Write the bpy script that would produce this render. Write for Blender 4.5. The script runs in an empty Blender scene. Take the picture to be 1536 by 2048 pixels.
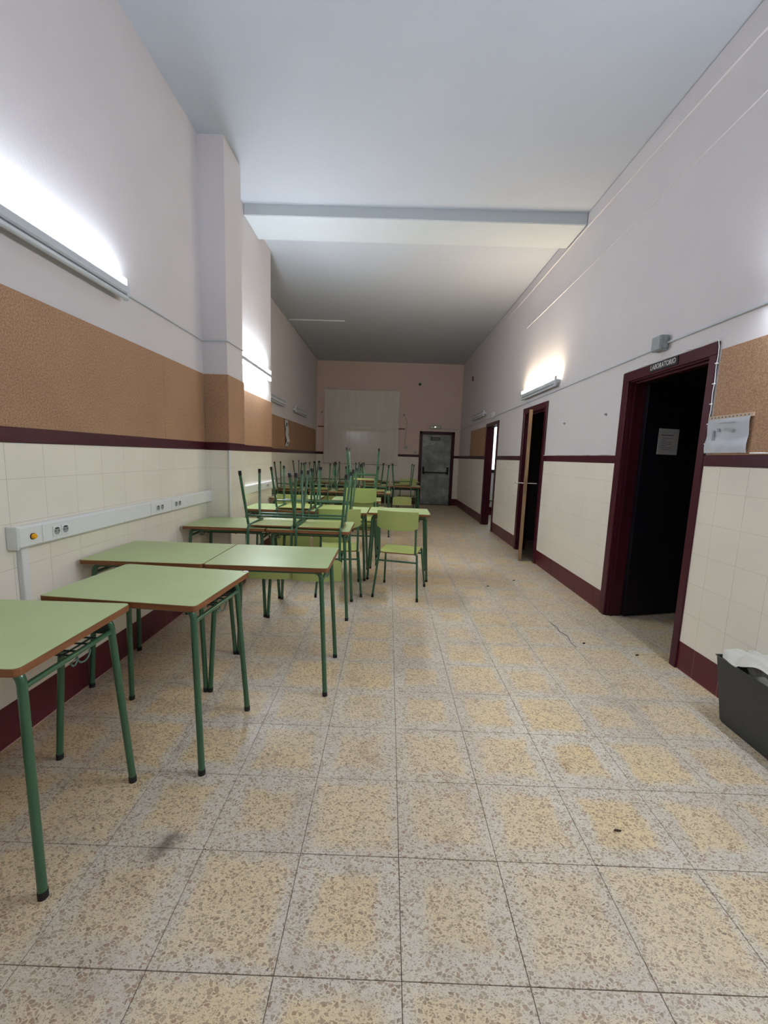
import bpy, bmesh, math, random
from mathutils import Vector, Matrix
random.seed(7)
PI = math.pi
S = bpy.context.scene
COL = S.collection

# ------------------------------------------------------------------ camera
F_PX, YAW, PITCH, ROLL, CAM_H = 824.6, -0.0073, 0.1345, 0.0335, 1.333
def cam_axes():
    c, s = math.cos(YAW), math.sin(YAW)
    fwd = Vector((s, c, 0)); right = Vector((c, -s, 0)); up = Vector((0, 0, 1))
    c, s = math.cos(PITCH), math.sin(PITCH)
    f2 = fwd*c - up*s; u2 = up*c + fwd*s
    c, s = math.cos(ROLL), math.sin(ROLL)
    return right*c + u2*s, u2*c - right*s, f2
cd = bpy.data.cameras.new('camera')
cd.sensor_fit = 'VERTICAL'; cd.sensor_height = 36.0
cd.lens = F_PX/2048*36.0
cd.clip_start = 0.05; cd.clip_end = 100
cam = bpy.data.objects.new('camera', cd); COL.objects.link(cam)
_r, _u, _f = cam_axes()
cam.matrix_world = Matrix(((_r.x, _u.x, -_f.x, 0), (_r.y, _u.y, -_f.y, 0), (_r.z, _u.z, -_f.z, CAM_H), (0, 0, 0, 1)))
S.camera = cam

# ------------------------------------------------------------------ world, exposure
w = bpy.data.worlds.new('daylight'); S.world = w; w.use_nodes = True
bg = w.node_tree.nodes['Background']
bg.inputs[0].default_value = (0.82, 0.93, 1.0, 1); bg.inputs[1].default_value = 3.0
S.view_settings.view_transform = 'Standard'
try: S.view_settings.look = 'None'
except Exception: pass
S.view_settings.gamma = 1.0
S.view_settings.use_curve_mapping = False
S.view_settings.exposure = 0.0
# strengths of the fluorescent tubes (they are the room's only lamps)
TUBE_COOL = 124.0
TUBE_WARM = 200.0

# ------------------------------------------------------------------ measures
XR = 1.968; XL = -1.649; XP = -1.434; XQ = -1.597; XS = -2.047
Y0 = -4.6; YP1 = 3.71; YP2 = 4.10; YQ = 5.63; YB = 11.72; ZC = 3.877
ZT0, ZT1, ZK = 1.338, 1.405, 1.992
T = 0.12                                    # wall thickness

# ------------------------------------------------------------------ materials
def lin(c):
    c = c/255.0
    return c/12.92 if c <= 0.04045 else ((c+0.055)/1.055)**2.4
def rgb(r, g, b): return (lin(r), lin(g), lin(b), 1)

def nt(name):
    m = bpy.data.materials.new(name); m.use_nodes = True
    t = m.node_tree
    return m, t, t.nodes['Principled BSDF']
def N(t, typ, **kw):
    n = t.nodes.new(typ)
    for k, v in kw.items(): setattr(n, k, v)
    return n
def ramp(t, src, stops):
    r = N(t, 'ShaderNodeValToRGB')
    e = r.color_ramp.elements
    e[0].position, e[0].color = stops[0]
    e[1].position, e[1].color = stops[-1]
    for p, c in stops[1:-1]:
        x = e.new(p); x.color = c
    t.links.new(src, r.inputs[0])
    return r
def mixc(t, fac, a, b, mode='MIX'):
    m = N(t, 'ShaderNodeMix', data_type='RGBA', blend_type=mode)
    for s, v in ((0, fac), (6, a), (7, b)):
        if hasattr(v, 'is_linked'): t.links.new(v, m.inputs[s])
        else: m.inputs[s].default_value = v
    return m.outputs[2]
def mth(t, op, a, b=0.0, clamp=False):
    m = N(t, 'ShaderNodeMath', operation=op, use_clamp=clamp)
    for s, v in ((0, a), (1, b)):
        if hasattr(v, 'is_linked'): t.links.new(v, m.inputs[s])
        else: m.inputs[s].default_value = v
    return m.outputs[0]
def wpos(t):
    return N(t, 'ShaderNodeNewGeometry').outputs['Position']
def noise(t, vec, scale, detail=3, rough=0.55):
    n = N(t, 'ShaderNodeTexNoise'); n.inputs['Scale'].default_value = scale
    n.inputs['Detail'].default_value = detail; n.inputs['Roughness'].default_value = rough
    t.links.new(vec, n.inputs['Vector'])
    return n
def bump(t, b, h, strength, dist):
    n = N(t, 'ShaderNodeBump'); n.inputs['Strength'].default_value = strength; n.inputs['Distance'].default_value = dist
    t.links.new(h, n.inputs['Height']); t.links.new(n.outputs[0], b.inputs['Normal'])

def mat_plain(name, col, rough=0.5, metal=0.0, var=0.0, vscale=8.0, bmp=0.0, bscale=200.0, coat=0.0):
    m, t, b = nt(name)
    b.inputs['Roughness'].default_value = rough; b.inputs['Metallic'].default_value = metal
    b.inputs['Coat Weight'].default_value = coat
    if var > 0:
        n = noise(t, wpos(t), vscale)
        d = tuple(x*(1-var) for x in col[:3])+(1,); l = tuple(min(1, x*(1+var)) for x in col[:3])+(1,)
        r = ramp(t, n.outputs[0], [(0.3, d), (0.7, l)])
        t.links.new(r.outputs[0], b.inputs['Base Color'])
    else: b.inputs['Base Color'].default_value = col
    if bmp > 0:
        n2 = noise(t, wpos(t), bscale, 2)
        bump(t, b, n2.outputs[0], bmp, 0.002)
    return m
def mat_emit(name, col, s):
    m, t, b = nt(name)
    b.inputs['Base Color'].default_value = col
    b.inputs['Emission Color'].default_value = col; b.inputs['Emission Strength'].default_value = s
    return m

M = {}
M['stucco'] = mat_plain('painted_stucco', rgb(214, 208, 209), 0.75, var=0.02, vscale=3, bmp=0.35, bscale=70)
M['ceiling'] = mat_plain('ceiling_plaster', rgb(188, 193, 202), 0.85, var=0.015, vscale=2, bmp=0.3, bscale=110)
M['beam'] = mat_plain('beam_plaster', rgb(196, 202, 206), 0.8, var=0.01, bmp=0.15, bscale=110)
M['tile'] = mat_plain('cream_glazed_tile', rgb(240, 234, 219), 0.32, var=0.03, vscale=2.5, bmp=0.06, bscale=60)
M['grout'] = mat_plain('cream_grout', rgb(186, 178, 164), 0.8)
M['redtile'] = mat_plain('oxblood_tile', rgb(88, 34, 40), 0.3, var=0.12, vscale=6, bmp=0.05, bscale=60)
M['redgrout'] = mat_plain('pinkish_grout', rgb(196, 160, 154), 0.8)
M['maroon'] = mat_plain('maroon_gloss_paint', rgb(66, 22, 33), 0.35, var=0.08, vscale=5, bmp=0.08, bscale=40)
M['leafdark'] = mat_plain('near_black_leaf_paint', rgb(26, 22, 30), 0.3)
M['backwall'] = mat_plain('salmon_stucco', rgb(230, 207, 195), 0.75, var=0.02, vscale=3, bmp=0.35, bscale=70)
M['maroon_door'] = mat_plain('maroon_leaf_paint', rgb(44, 18, 26), 0.3, var=0.1, vscale=5, bmp=0.05, bscale=40)
M['green'] = mat_plain('green_tube_enamel', rgb(52, 96, 66), 0.3, var=0.06, vscale=12, coat=0.3)
M['black'] = mat_plain('black_rubber', rgb(24, 24, 24), 0.7)
M['darkwire'] = mat_plain('dark_green_wire', rgb(26, 48, 36), 0.4)
M['hookwire'] = mat_plain('grey_green_wire', rgb(96, 122, 108), 0.35, metal=0.3)
M['laminate'] = mat_plain('green_laminate', rgb(186, 204, 148), 0.36, var=0.035, vscale=5)
M['seatlam'] = mat_plain('lime_laminate', rgb(168, 180, 106), 0.4, var=0.05, vscale=6)
M['white'] = mat_plain('white_plastic', rgb(234, 235, 233), 0.35)
M['lampwhite'] = mat_plain('white_enamel', rgb(200, 205, 212), 0.4)
M['offtube'] = mat_plain('unlit_tube_glass', rgb(205, 210, 218), 0.2)
M['grey'] = mat_plain('grey_plastic', rgb(150, 158, 158), 0.5)
M['dark'] = mat_plain('dark_recess', rgb(28, 28, 30), 0.6)
M['yellow'] = mat_plain('amber_plastic', rgb(250, 175, 20), 0.3)
M['brown'] = mat_plain('brown_wood_rail', rgb(112, 72, 60), 0.5, var=0.1)
M['chrome'] = mat_plain('satin_metal', rgb(215, 215, 215), 0.25, metal=0.9)
M['brass'] = mat_plain('aged_lock_plate', rgb(130, 110, 80), 0.4, metal=0.7)
M['bin'] = mat_plain('charcoal_plastic', rgb(50, 52, 50), 0.5, bmp=0.1, bscale=300)
M['bag'] = mat_plain('white_bin_liner', rgb(206, 202, 192), 0.45)
M['paper'] = mat_plain('white_paper', rgb(208, 208, 208), 0.6)
M['faint'] = mat_plain('faint_print', rgb(150, 152, 160), 0.5)
M['print'] = mat_plain('printed_ink', rgb(95, 95, 100), 0.6)
M['sleeve'] = mat_plain('plastic_sleeve', rgb(196, 200, 208), 0.15, coat=0.6, var=0.05, vscale=20)
M['tape'] = mat_plain('perforated_strip', rgb(190, 165, 140), 0.5)
M['signblack'] = mat_plain('black_sign', rgb(26, 22, 26), 0.4)
M['letter'] = mat_plain('white_lettering', rgb(225, 225, 220), 0.5)
M['letteryel'] = mat_plain('pale_lettering', rgb(170, 165, 130), 0.5)
M['exitglass'] = mat_plain('frosted_exit_light', rgb(190, 200, 180), 0.25)
M['led'] = mat_emit('exit_led', (1, 0.95, 0.85, 1), 6.0)
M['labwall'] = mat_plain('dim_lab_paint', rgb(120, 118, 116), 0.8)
M['roomwhite'] = mat_plain('white_room_paint', rgb(232, 224, 226), 0.8)
M['aluminium'] = mat_plain('dark_window_frame', rgb(30, 26, 28), 0.5)
M['splinter'] = mat_plain('dark_wood_chip', rgb(70, 48, 34), 0.7)
M['tubecool'] = mat_emit('cool_lit_tube', (0.83, 0.91, 1.0, 1), TUBE_COOL)
M['tubewarm'] = mat_emit('warm_lit_tube', (1.0, 0.83, 0.60, 1), TUBE_WARM)

M['tubebright'] = mat_emit('boosted_cool_tube', (0.86, 0.93, 1.0, 1), TUBE_COOL*1.3)  # output raised to brighten the far end of the room
M['tubesoft'] = mat_emit('softened_cool_tube', (0.80, 0.89, 1.0, 1), TUBE_COOL*0.55)  # output lowered to keep the glow on the wall small
for _k, _v in (('maroon', .3), ('redtile', .3), ('maroon_door', .3), ('leafdark', .2), ('terrazzo', .3)):
    if _k in M: M[_k].node_tree.nodes['Principled BSDF'].inputs['Specular IOR Level'].default_value = _v
def mat_cork():
    m, t, b = nt('cork_sheet')
    p = wpos(t)
    n1 = noise(t, p, 130, 3, 0.7); n2 = noise(t, p, 2.2, 2)
    r1 = ramp(t, n1.outputs[0], [(0.32, rgb(134, 100, 74)), (0.5, rgb(166, 128, 98)), (0.68, rgb(188, 152, 120))])
    r2 = ramp(t, n2.outputs[0], [(0.3, (0.9, 0.9, 0.9, 1)), (0.7, (1.05, 1.04, 1.02, 1))])
    c = mixc(t, 1.0, r1.outputs[0], r2.outputs[0], 'MULTIPLY')
    t.links.new(c, b.inputs['Base Color']); b.inputs['Roughness'].default_value = 0.7
    bump(t, b, n1.outputs[0], 0.25, 0.001)
    return m
M['cork'] = mat_cork()

def mat_wood(name, a, bcol, scale=(4, 60, 60)):
    m, t, b = nt(name)
    tc = N(t, 'ShaderNodeTexCoord'); mp = N(t, 'ShaderNodeMapping'); mp.inputs['Scale'].default_value = scale
    t.links.new(tc.outputs['Object'], mp.inputs[0])
    n = noise(t, mp.outputs[0], 1.0, 4, 0.6)
    r = ramp(t, n.outputs[0], [(0.3, a), (0.7, bcol)])
    t.links.new(r.outputs[0], b.inputs['Base Color']); b.inputs['Roughness'].default_value = 0.55
    return m
M['edge'] = mat_wood('plywood_edge', rgb(104, 62, 34), rgb(150, 96, 54), (3, 3, 160))
M['pine'] = mat_wood('bare_pine_edge', rgb(122, 94, 64), rgb(156, 126, 90), (60, 60, 5))

def mat_terrazzo():
    m, t, b = nt('worn_terrazzo')
    p = wpos(t)
    wn = noise(t, p, 26, 2)
    wv = N(t, 'ShaderNodeVectorMath', operation='SCALE'); wv.inputs['Scale'].default_value = 0.012
    t.links.new(wn.outputs['Color'], wv.inputs[0])
    pp = N(t, 'ShaderNodeVectorMath', operation='ADD'); t.links.new(p, pp.inputs[0]); t.links.new(wv.outputs[0], pp.inputs[1])
    def chips(scale, lo, hi, thr, ang, sx):
        mp = N(t, 'ShaderNodeMapping'); mp.inputs['Rotation'].default_value = (0, 0, ang); mp.inputs['Scale'].default_value = (1, sx, 1)
        t.links.new(pp.outputs[0], mp.inputs[0])
        v = N(t, 'ShaderNodeTexVoronoi'); v.inputs['Scale'].default_value = scale
        e = N(t, 'ShaderNodeTexVoronoi', feature='DISTANCE_TO_EDGE'); e.inputs['Scale'].default_value = scale
        t.links.new(mp.outputs[0], v.inputs['Vector']); t.links.new(mp.outputs[0], e.inputs['Vector'])
        sep = N(t, 'ShaderNodeSeparateColor'); t.links.new(v.outputs['Color'], sep.inputs[0])
        pick = mth(t, 'GREATER_THAN', sep.outputs[0], thr)
        sz = mth(t, 'MULTIPLY', sep.outputs[1], 0.14)
        ed = mth(t, 'GREATER_THAN', e.outputs['Distance'], mth(t, 'ADD', sz, lo))
        return mth(t, 'MULTIPLY', pick, ed), sep.outputs[2], e.outputs['Distance']
    c1, v1, d1 = chips(76, 0.06, 0, 0.62, 0.6, 1.45)
    c2, v2, d2 = chips(135, 0.07, 0, 0.48, 1.9, 1.7)
    c3, v3, d3 = chips(260, 0.08, 0, 0.5, 0.2, 1.2)
    # worn wax: yellow in the middle of each tile, grey along its rim (UV runs 0..1 over the tile)
    uv = N(t, 'ShaderNodeUVMap'); sp = N(t, 'ShaderNodeSeparateXYZ'); t.links.new(uv.outputs[0], sp.inputs[0])
    ax = mth(t, 'ABSOLUTE', mth(t, 'SUBTRACT', sp.outputs[0], 0.5)); ay = mth(t, 'ABSOLUTE', mth(t, 'SUBTRACT', sp.outputs[1], 0.5))
    d = mth(t, 'MAXIMUM', ax, ay)
    n1 = noise(t, p, 9, 4, 0.65); n2 = noise(t, p, 1.7, 3, 0.6)
    dd = mth(t, 'ADD', d, mth(t, 'MULTIPLY', mth(t, 'SUBTRACT', n1.outputs[0], 0.5), 0.30))
    oi = N(t, 'ShaderNodeObjectInfo')
    dd = mth(t, 'ADD', dd, mth(t, 'MULTIPLY', mth(t, 'SUBTRACT', oi.outputs['Random'], 0.5), 0.20))
    rim = ramp(t, dd, [(0.30, (0, 0, 0, 1)), (0.41, (1, 1, 1, 1))])
    yel = ramp(t, n2.outputs[0], [(0.38, rgb(230, 210, 174)), (0.62, rgb(240, 213, 160))])
    gry = ramp(t, n2.outputs[0], [(0.35, rgb(212, 200, 184)), (0.60, rgb(230, 223, 208))])
    base = mixc(t, rim.outputs[0], yel.outputs[0], gry.outputs[0])
    n4 = noise(t, p, 0.9, 2)
    flat = ramp(t, n4.outputs[0], [(0.42, (0, 0, 0, 1)), (0.62, (1, 1, 1, 1))])
    base = mixc(t, mth(t, 'MULTIPLY', flat.outputs[0], 0.6), base, rgb(224, 208, 184))
    # far from the traffic lane the wax contrast fades
    sx = N(t, 'ShaderNodeSeparateXYZ'); t.links.new(p, sx.inputs[0])
    chipc = ramp(t, v1, [(0.0, rgb(140, 112, 86)), (0.45, rgb(182, 160, 130)), (0.75, rgb(164, 122, 96)), (0.9, rgb(150, 124, 96)), (1.0, rgb(96, 70, 54))])
    chipc2 = ramp(t, v2, [(0.0, rgb(146, 120, 92)), (0.6, rgb(188, 166, 136)), (1.0, rgb(120, 92, 68))])
    vein = ramp(t, d1, [(0.02, (1, 1, 1, 1)), (0.09, (0, 0, 0, 1))])
    vein2 = ramp(t, d2, [(0.02, (1, 1, 1, 1)), (0.12, (0, 0, 0, 1))])
    c = mixc(t, mth(t, 'MULTIPLY', vein.outputs[0], 0.22), base, rgb(250, 240, 218))
    c = mixc(t, mth(t, 'MULTIPLY', vein2.outputs[0], 0.16), c, rgb(250, 242, 222))
    c = mixc(t, mth(t, 'MULTIPLY', c3, 0.35), c, rgb(164, 140, 112))
    c = mixc(t, mth(t, 'MULTIPLY', c2, 0.60), c, chipc2.outputs[0])
    c = mixc(t, mth(t, 'MULTIPLY', c1, 0.72), c, chipc.outputs[0])
    n3 = noise(t, p, 5.0, 5, 0.7)
    st = ramp(t, n3.outputs[0], [(0.28, (0.80, 0.76, 0.74, 1)), (0.46, (1, 1, 1, 1))])
    c = mixc(t, 1.0, c, st.outputs[0], 'MULTIPLY')
    # browner, darker tone towards the left wall, fading into the lane
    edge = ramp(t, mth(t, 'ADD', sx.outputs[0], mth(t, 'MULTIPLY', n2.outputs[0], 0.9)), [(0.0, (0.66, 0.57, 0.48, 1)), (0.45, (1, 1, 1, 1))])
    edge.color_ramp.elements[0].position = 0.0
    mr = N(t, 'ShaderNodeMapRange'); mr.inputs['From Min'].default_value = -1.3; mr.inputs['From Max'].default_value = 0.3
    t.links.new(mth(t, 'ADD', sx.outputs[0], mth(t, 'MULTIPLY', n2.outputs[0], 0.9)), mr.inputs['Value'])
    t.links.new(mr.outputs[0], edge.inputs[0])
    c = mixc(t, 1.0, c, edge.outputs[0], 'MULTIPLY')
    # the damaged spot
    ds = N(t, 'ShaderNodeVectorMath', operation='DISTANCE'); t.links.new(p, ds.inputs[0]); ds.inputs[1].default_value = (-0.72, 1.225, 0)
    dn = mth(t, 'ADD', ds.outputs['Value'], mth(t, 'MULTIPLY', mth(t, 'SUBTRACT', n1.outputs[0], 0.5), 0.16))
    sr = ramp(t, dn, [(0.02, (1, 1, 1, 1)), (0.062, (0, 0, 0, 1))])
    c = mixc(t, mth(t, 'MULTIPLY', sr.outputs[0], 0.75), c, rgb(96, 84, 76))
    t.links.new(c, b.inputs['Base Color'])
    rr = ramp(t, n1.outputs[0], [(0.3, (0.34, 0.34, 0.34, 1)), (0.7, (0.5, 0.5, 0.5, 1))])
    t.links.new(rr.outputs[0], b.inputs['Roughness'])
    b.inputs['Specular IOR Level'].default_value = 0.4
    return m
M['terrazzo'] = mat_terrazzo()
M['floorgrout'] = mat_plain('dark_floor_joint', rgb(112, 96, 84), 0.8)

def mat_metal_door():
    m, t, b = nt('smeared_grey_metal')
    n = noise(t, wpos(t), 3.2, 5, 0.7)
    r = ramp(t, n.outputs[0], [(0.35, rgb(116, 124, 124)), (0.52, rgb(146, 154, 152)), (0.7, rgb(190, 194, 190))])
    t.links.new(r.outputs[0], b.inputs['Base Color']); b.inputs['Roughness'].default_value = 0.4
    return m
M['metaldoor'] = mat_metal_door()
def mat_sheet():
    m, t, b = nt('whiteboard_film')
    mp = N(t, 'ShaderNodeMapping'); mp.inputs['Scale'].default_value = (5, 1, 0.3); t.links.new(wpos(t), mp.inputs[0])
    n = noise(t, mp.outputs[0], 2.0, 3)
    r = ramp(t, n.outputs[0], [(0.3, rgb(226, 220, 208)), (0.7, rgb(236, 230, 220))])
    t.links.new(r.outputs[0], b.inputs['Base Color']); b.inputs['Roughness'].default_value = 0.16
    bump(t, b, n.outputs[0], 0.3, 0.01)
    return m
M['sheet'] = mat_sheet()
def mat_pane():
    m, t, b = nt('clear_pane')
    g = N(t, 'ShaderNodeBsdfGlass'); g.inputs['IOR'].default_value = 1.0; g.inputs['Roughness'].default_value = 0.0
    g.inputs['Color'].default_value = (0.93, 0.98, 0.98, 1)
    t.links.new(g.outputs[0], t.nodes['Material Output'].inputs[0])
    return m
M['pane'] = mat_pane()

# ------------------------------------------------------------------ mesh helpers
class MB:
    def __init__(s): s.v = []; s.f = []; s.mi = []; s.mats = []; s.sm = []; s.cur = 0
    def mat(s, m):
        if m not in s.mats: s.mats.append(m)
        s.cur = s.mats.index(m); return s
    def add(s, vs, fs, smooth=False):
        o = len(s.v); s.v += [tuple(v) for v in vs]
        for f in fs: s.f.append(tuple(o+i for i in f)); s.mi.append(s.cur); s.sm.append(smooth)
        return s
    def box(s, x0, x1, y0, y1, z0, z1, M4=None):
        vs = [Vector((x, y, z)) for z in (z0, z1) for y in (y0, y1) for x in (x0, x1)]
        if M4: vs = [M4 @ v for v in vs]
        return s.add(vs, [(0, 2, 3, 1), (4, 5, 7, 6), (0, 1, 5, 4), (2, 6, 7, 3), (0, 4, 6, 2), (1, 3, 7, 5)])
    def bbox(s, x0, x1, y0, y1, z0, z1, b=0.003, M4=None):
        """box with chamfered edges"""
        b = min(b, (x1-x0)*.45, (y1-y0)*.45, (z1-z0)*.45)
        bm = bmesh.new()
        bmesh.ops.create_cube(bm, size=1)
        for v in bm.verts:
            v.co = Vector(((x0+x1)/2+v.co.x*(x1-x0), (y0+y1)/2+v.co.y*(y1-y0), (z0+z1)/2+v.co.z*(z1-z0)))
        bmesh.ops.bevel(bm, geom=bm.edges[:], offset=b, segments=1, affect='EDGES', profile=0.5)
        if M4: bm.transform(M4)
        bm.verts.index_update()
        s.add([v.co.copy() for v in bm.verts], [[v.index for v in f.verts] for f in bm.faces]); bm.free()
        return s
    def tube(s, pts, r, n=10, caps=True):
        pts = [Vector(p) for p in pts]; rs = r if isinstance(r, (list, tuple)) else [r]*len(pts)
        d0 = (pts[1]-pts[0]).normalized()
        a = Vector((0, 0, 1)) if abs(d0.z) < 0.9 else Vector((1, 0, 0))
        u = d0.cross(a).normalized(); vs = []
        for i, p in enumerate(pts):
            if i == 0: d = d0
            elif i == len(pts)-1: d = (pts[i]-pts[i-1]).normalized()
            else: d = ((pts[i+1]-pts[i]).normalized()+(pts[i]-pts[i-1]).normalized()).normalized()
            u = (u-d*u.dot(d)).normalized(); w_ = d.cross(u)
            for k in range(n):
                an = 2*PI*k/n; vs.append(p+(u*math.cos(an)+w_*math.sin(an))*rs[i])
        fs = []
        for i in range(len(pts)-1):
            for k in range(n): fs.append((i*n+k, i*n+(k+1) % n, (i+1)*n+(k+1) % n, (i+1)*n+k))
        s.add(vs, fs, True)
        if caps:
            o = len(pts)-1
            s.add(vs[:n], [tuple(reversed(range(n)))]); s.add(vs[o*n:], [tuple(range(n))])
        return s
    def prism(s, poly, z0, z1, M4=None):
        n = len(poly)
        vs = [Vector((x, y, z0)) for x, y in poly]+[Vector((x, y, z1)) for x, y in poly]
        if M4: vs = [M4 @ v for v in vs]
        fs = [tuple(reversed(range(n))), tuple(range(n, 2*n))]+[(i, (i+1) % n, n+(i+1) % n, n+i) for i in range(n)]
        return s.add(vs, fs)
    def grid(s, fn, nu, nv, thick=None, smooth=True):
        """fn(u,v)->Vector; thick: vector offset fn or Vector for the back side"""
        A = [fn(i/nu, j/nv) for j in range(nv+1) for i in range(nu+1)]
        w_ = nu+1
        fs = [(j*w_+i, j*w_+i+1, (j+1)*w_+i+1, (j+1)*w_+i) for j in range(nv) for i in range(nu)]
        if thick is None: return s.add(A, fs, smooth)
        B = [a+(thick(a) if callable(thick) else thick) for a in A]; o = len(A)
        s.add(A+B, fs+[tuple(o+i for i in reversed(f)) for f in fs], smooth)
        rim = [i for i in range(nu)]+[j*w_+nu for j in range(nv)]+[nv*w_+i for i in range(nu, 0, -1)]+[j*w_ for j in range(nv, 0, -1)]
        k = len(rim)
        s.add([A[i] for i in rim]+[B[i] for i in rim], [(i, k+i, k+(i+1) % k, (i+1) % k) for i in range(k)])
        return s
    def mesh(s, name):
        me = bpy.data.meshes.new(name); me.from_pydata(s.v, [], s.f)
        for m in s.mats: me.materials.append(m)
        for p, i, sm in zip(me.polygons, s.mi, s.sm): p.material_index = i; p.use_smooth = sm
        me.update(); return me
    def obj(s, name, parent=None, mat=None, loc=None):
        if mat is not None and not s.mats: s.mats.append(mat)
        return link(name, s.mesh(name), parent, loc)

def link(name, me, parent=None, loc=None, rot=None):
    o = bpy.data.objects.new(name, me); COL.objects.link(o)
    if loc is not None: o.location = loc
    if rot is not None: o.rotation_euler = rot
    if parent is not None: o.parent = parent
    return o
def tag(o, label=None, cat=None, group=None, kind=None):
    if label: o['label'] = label
    if cat: o['category'] = cat
    if group: o['group'] = group
    if kind: o['kind'] = kind
    return o
def thing(name, label, cat, loc=(0, 0, 0), rot=(0, 0, 0), group=None):
    o = link(name, None, None, loc, rot); o.empty_display_size = 0.1
    return tag(o, label, cat, group)
def struct(o): o['kind'] = 'structure'; return o
def dup(root, loc, rot, label, group=None):
    def cp(o, par):
        c = o.copy(); COL.objects.link(c)
        if par is not None: c.parent = par
        for ch in list(KIDS.get(o.name, ())): cp(ch, c)
        return c
    r = cp(root, None); r.location = loc; r.rotation_euler = rot; r['label'] = label
    if group: r['group'] = group
    return r
KIDS = {}
def index_kids(root):
    for o in COL.objects:
        if o.parent is not None: KIDS.setdefault(o.parent.name, []).append(o) if o not in KIDS.get(o.parent.name, []) else None

def fillet(pts, r, n=5):
    pts = [Vector(p) for p in pts]; out = [pts[0]]
    for i in range(1, len(pts)-1):
        a = (pts[i-1]-pts[i]); b = (pts[i+1]-pts[i]); la, lb = a.length, b.length
        a.normalize(); b.normalize(); ang = a.angle(b)
        d = min(r/math.tan(ang/2), la*.48, lb*.48)
        p0 = pts[i]+a*d; p1 = pts[i]+b*d
        for k in range(n+1):
            t_ = k/n; out.append(p0*(1-t_)**2+pts[i]*2*t_*(1-t_)+p1*t_*t_)
    out.append(pts[-1]); return out
def rrect(w_, h_, r, n=4, cx=0, cy=0):
    P = []
    for sx, sy, a0 in ((1, 1, 0), (-1, 1, 90), (-1, -1, 180), (1, -1, 270)):
        for k in range(n+1):
            a = math.radians(a0+90*k/n); P.append((cx+sx*(w_/2-r)+r*math.cos(a), cy+sy*(h_/2-r)+r*math.sin(a)))
    return P

# ------------------------------------------------------------------ room shell
XO = 5.0                                     # far side of the rooms beyond the doors
floor = struct(MB().box(XS-T, XO+T, Y0-T, YB+T, -0.2, -0.0025).obj('floor', None, M['floorgrout']))
ceil_ = struct(MB().box(XS-T, XR+T, Y0-T, YB+T, ZC, ZC+0.15).box(XR+T, XO+T, Y0-T, 10.1, ZC, ZC+0.15).obj('ceiling', None, M['ceiling']))

D1 = (2.655, 3.545, 2.02)                    # laboratory door opening y0 y1 z
D2 = (5.36, 6.15, 2.02)
D3 = (7.66, 8.47, 1.99)
DB = (0.90, 1.76, 2.00)                      # back door opening x0 x1 z
WR, WL = [], []
ys = Y0
for (a, c, z) in (D1, D2, D3, (YB, YB, 0)):
    WR.append(struct(MB().box(XR, XR+T, ys, a, -.01, ZC).obj('wall_right', None, M['stucco'])))
    if a < YB: struct(MB().box(XR, XR+T, a, c, z, ZC).obj('wall_right', None, M['stucco']))
    ys = c
for (x, ya, yb) in ((XL, Y0, YP1), (XP, YP1, YP2), (XQ, YP2, YQ), (XS, YQ, YB)):
    WL.append(struct(MB().box(XS-T, x, ya, yb, -.01, ZC).obj('wall_left', None, M['stucco'])))
wb = MB(); wb.box(XS-T, DB[0], YB, YB+T, -.01, ZC); wb.box(DB[0], DB[1], YB, YB+T, DB[2], ZC); wb.box(DB[1], XR+T, YB, YB+T, -.01, ZC)
wall_back = struct(wb.obj('wall_back', None, M['backwall']))
wall_front = struct(MB().box(XS-T, XO+T, Y0-T, Y0, -.01, ZC).obj('wall_front', None, M['stucco']))
# closes the exit doorway behind its metal leaf
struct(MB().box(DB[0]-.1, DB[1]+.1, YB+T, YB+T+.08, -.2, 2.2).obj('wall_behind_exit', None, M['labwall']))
# rooms beyond the doors
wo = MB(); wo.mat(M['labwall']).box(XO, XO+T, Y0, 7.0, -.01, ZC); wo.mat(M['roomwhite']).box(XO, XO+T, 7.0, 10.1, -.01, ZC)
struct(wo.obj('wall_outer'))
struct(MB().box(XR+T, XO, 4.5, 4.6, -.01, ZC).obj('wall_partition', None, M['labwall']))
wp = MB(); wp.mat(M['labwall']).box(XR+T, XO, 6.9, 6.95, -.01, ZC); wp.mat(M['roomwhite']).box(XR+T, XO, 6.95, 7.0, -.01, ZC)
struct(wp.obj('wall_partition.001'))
# far room end wall with the daylight window
wx0, wx1, wz0, wz1 = 2.16, 4.5, 1.07, 3.0
we = MB(); we.box(XR+T, wx0, 10.0, 10.1, -.01, ZC); we.box(wx1, XO, 10.0, 10.1, -.01, ZC)
we.box(wx0, wx1, 10.0, 10.1, -.01, wz0); we.box(wx0, wx1, 10.0, 10.1, wz1, ZC)
struct(we.obj('wall_window_side', None, M['roomwhite']))
# ------------------------------------------------------------------ tiles
_tile = {}
def tile_mesh(w_, h_, t_, c, mat, uv0=(0, 0), full=None):
    """thin slab, lying in XY, top at z=0, chamfered rim; uv over the full tile"""
    key = (round(w_, 4), round(h_, 4), round(t_, 4), mat.name, tuple(round(x, 3) for x in uv0))
    if key in _tile: return _tile[key]
    fw, fh = full or (w_, h_)
    def ring(i, z): return [(i, i, z), (w_-i, i, z), (w_-i, h_-i, z), (i, h_-i, z)]
    vs = ring(0, -t_)+ring(0, -c)+ring(c, 0)
    fs = [(8, 9, 10, 11)]
    for a in (0, 4):
        for k in range(4): fs.append((a+k, a+(k+1) % 4, a+4+(k+1) % 4, a+4+k))
    me = bpy.data.meshes.new('tile'); me.from_pydata(vs, [], fs); me.materials.append(mat)
    uv = me.uv_layers.new(name='UVMap')
    for lp in me.loops:
        co = me.vertices[lp.vertex_index].co
        uv.data[lp.index].uv = ((uv0[0]+co.x)/fw, (uv0[1]+co.y)/fh)
    me.update(); _tile[key] = me; return me
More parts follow.
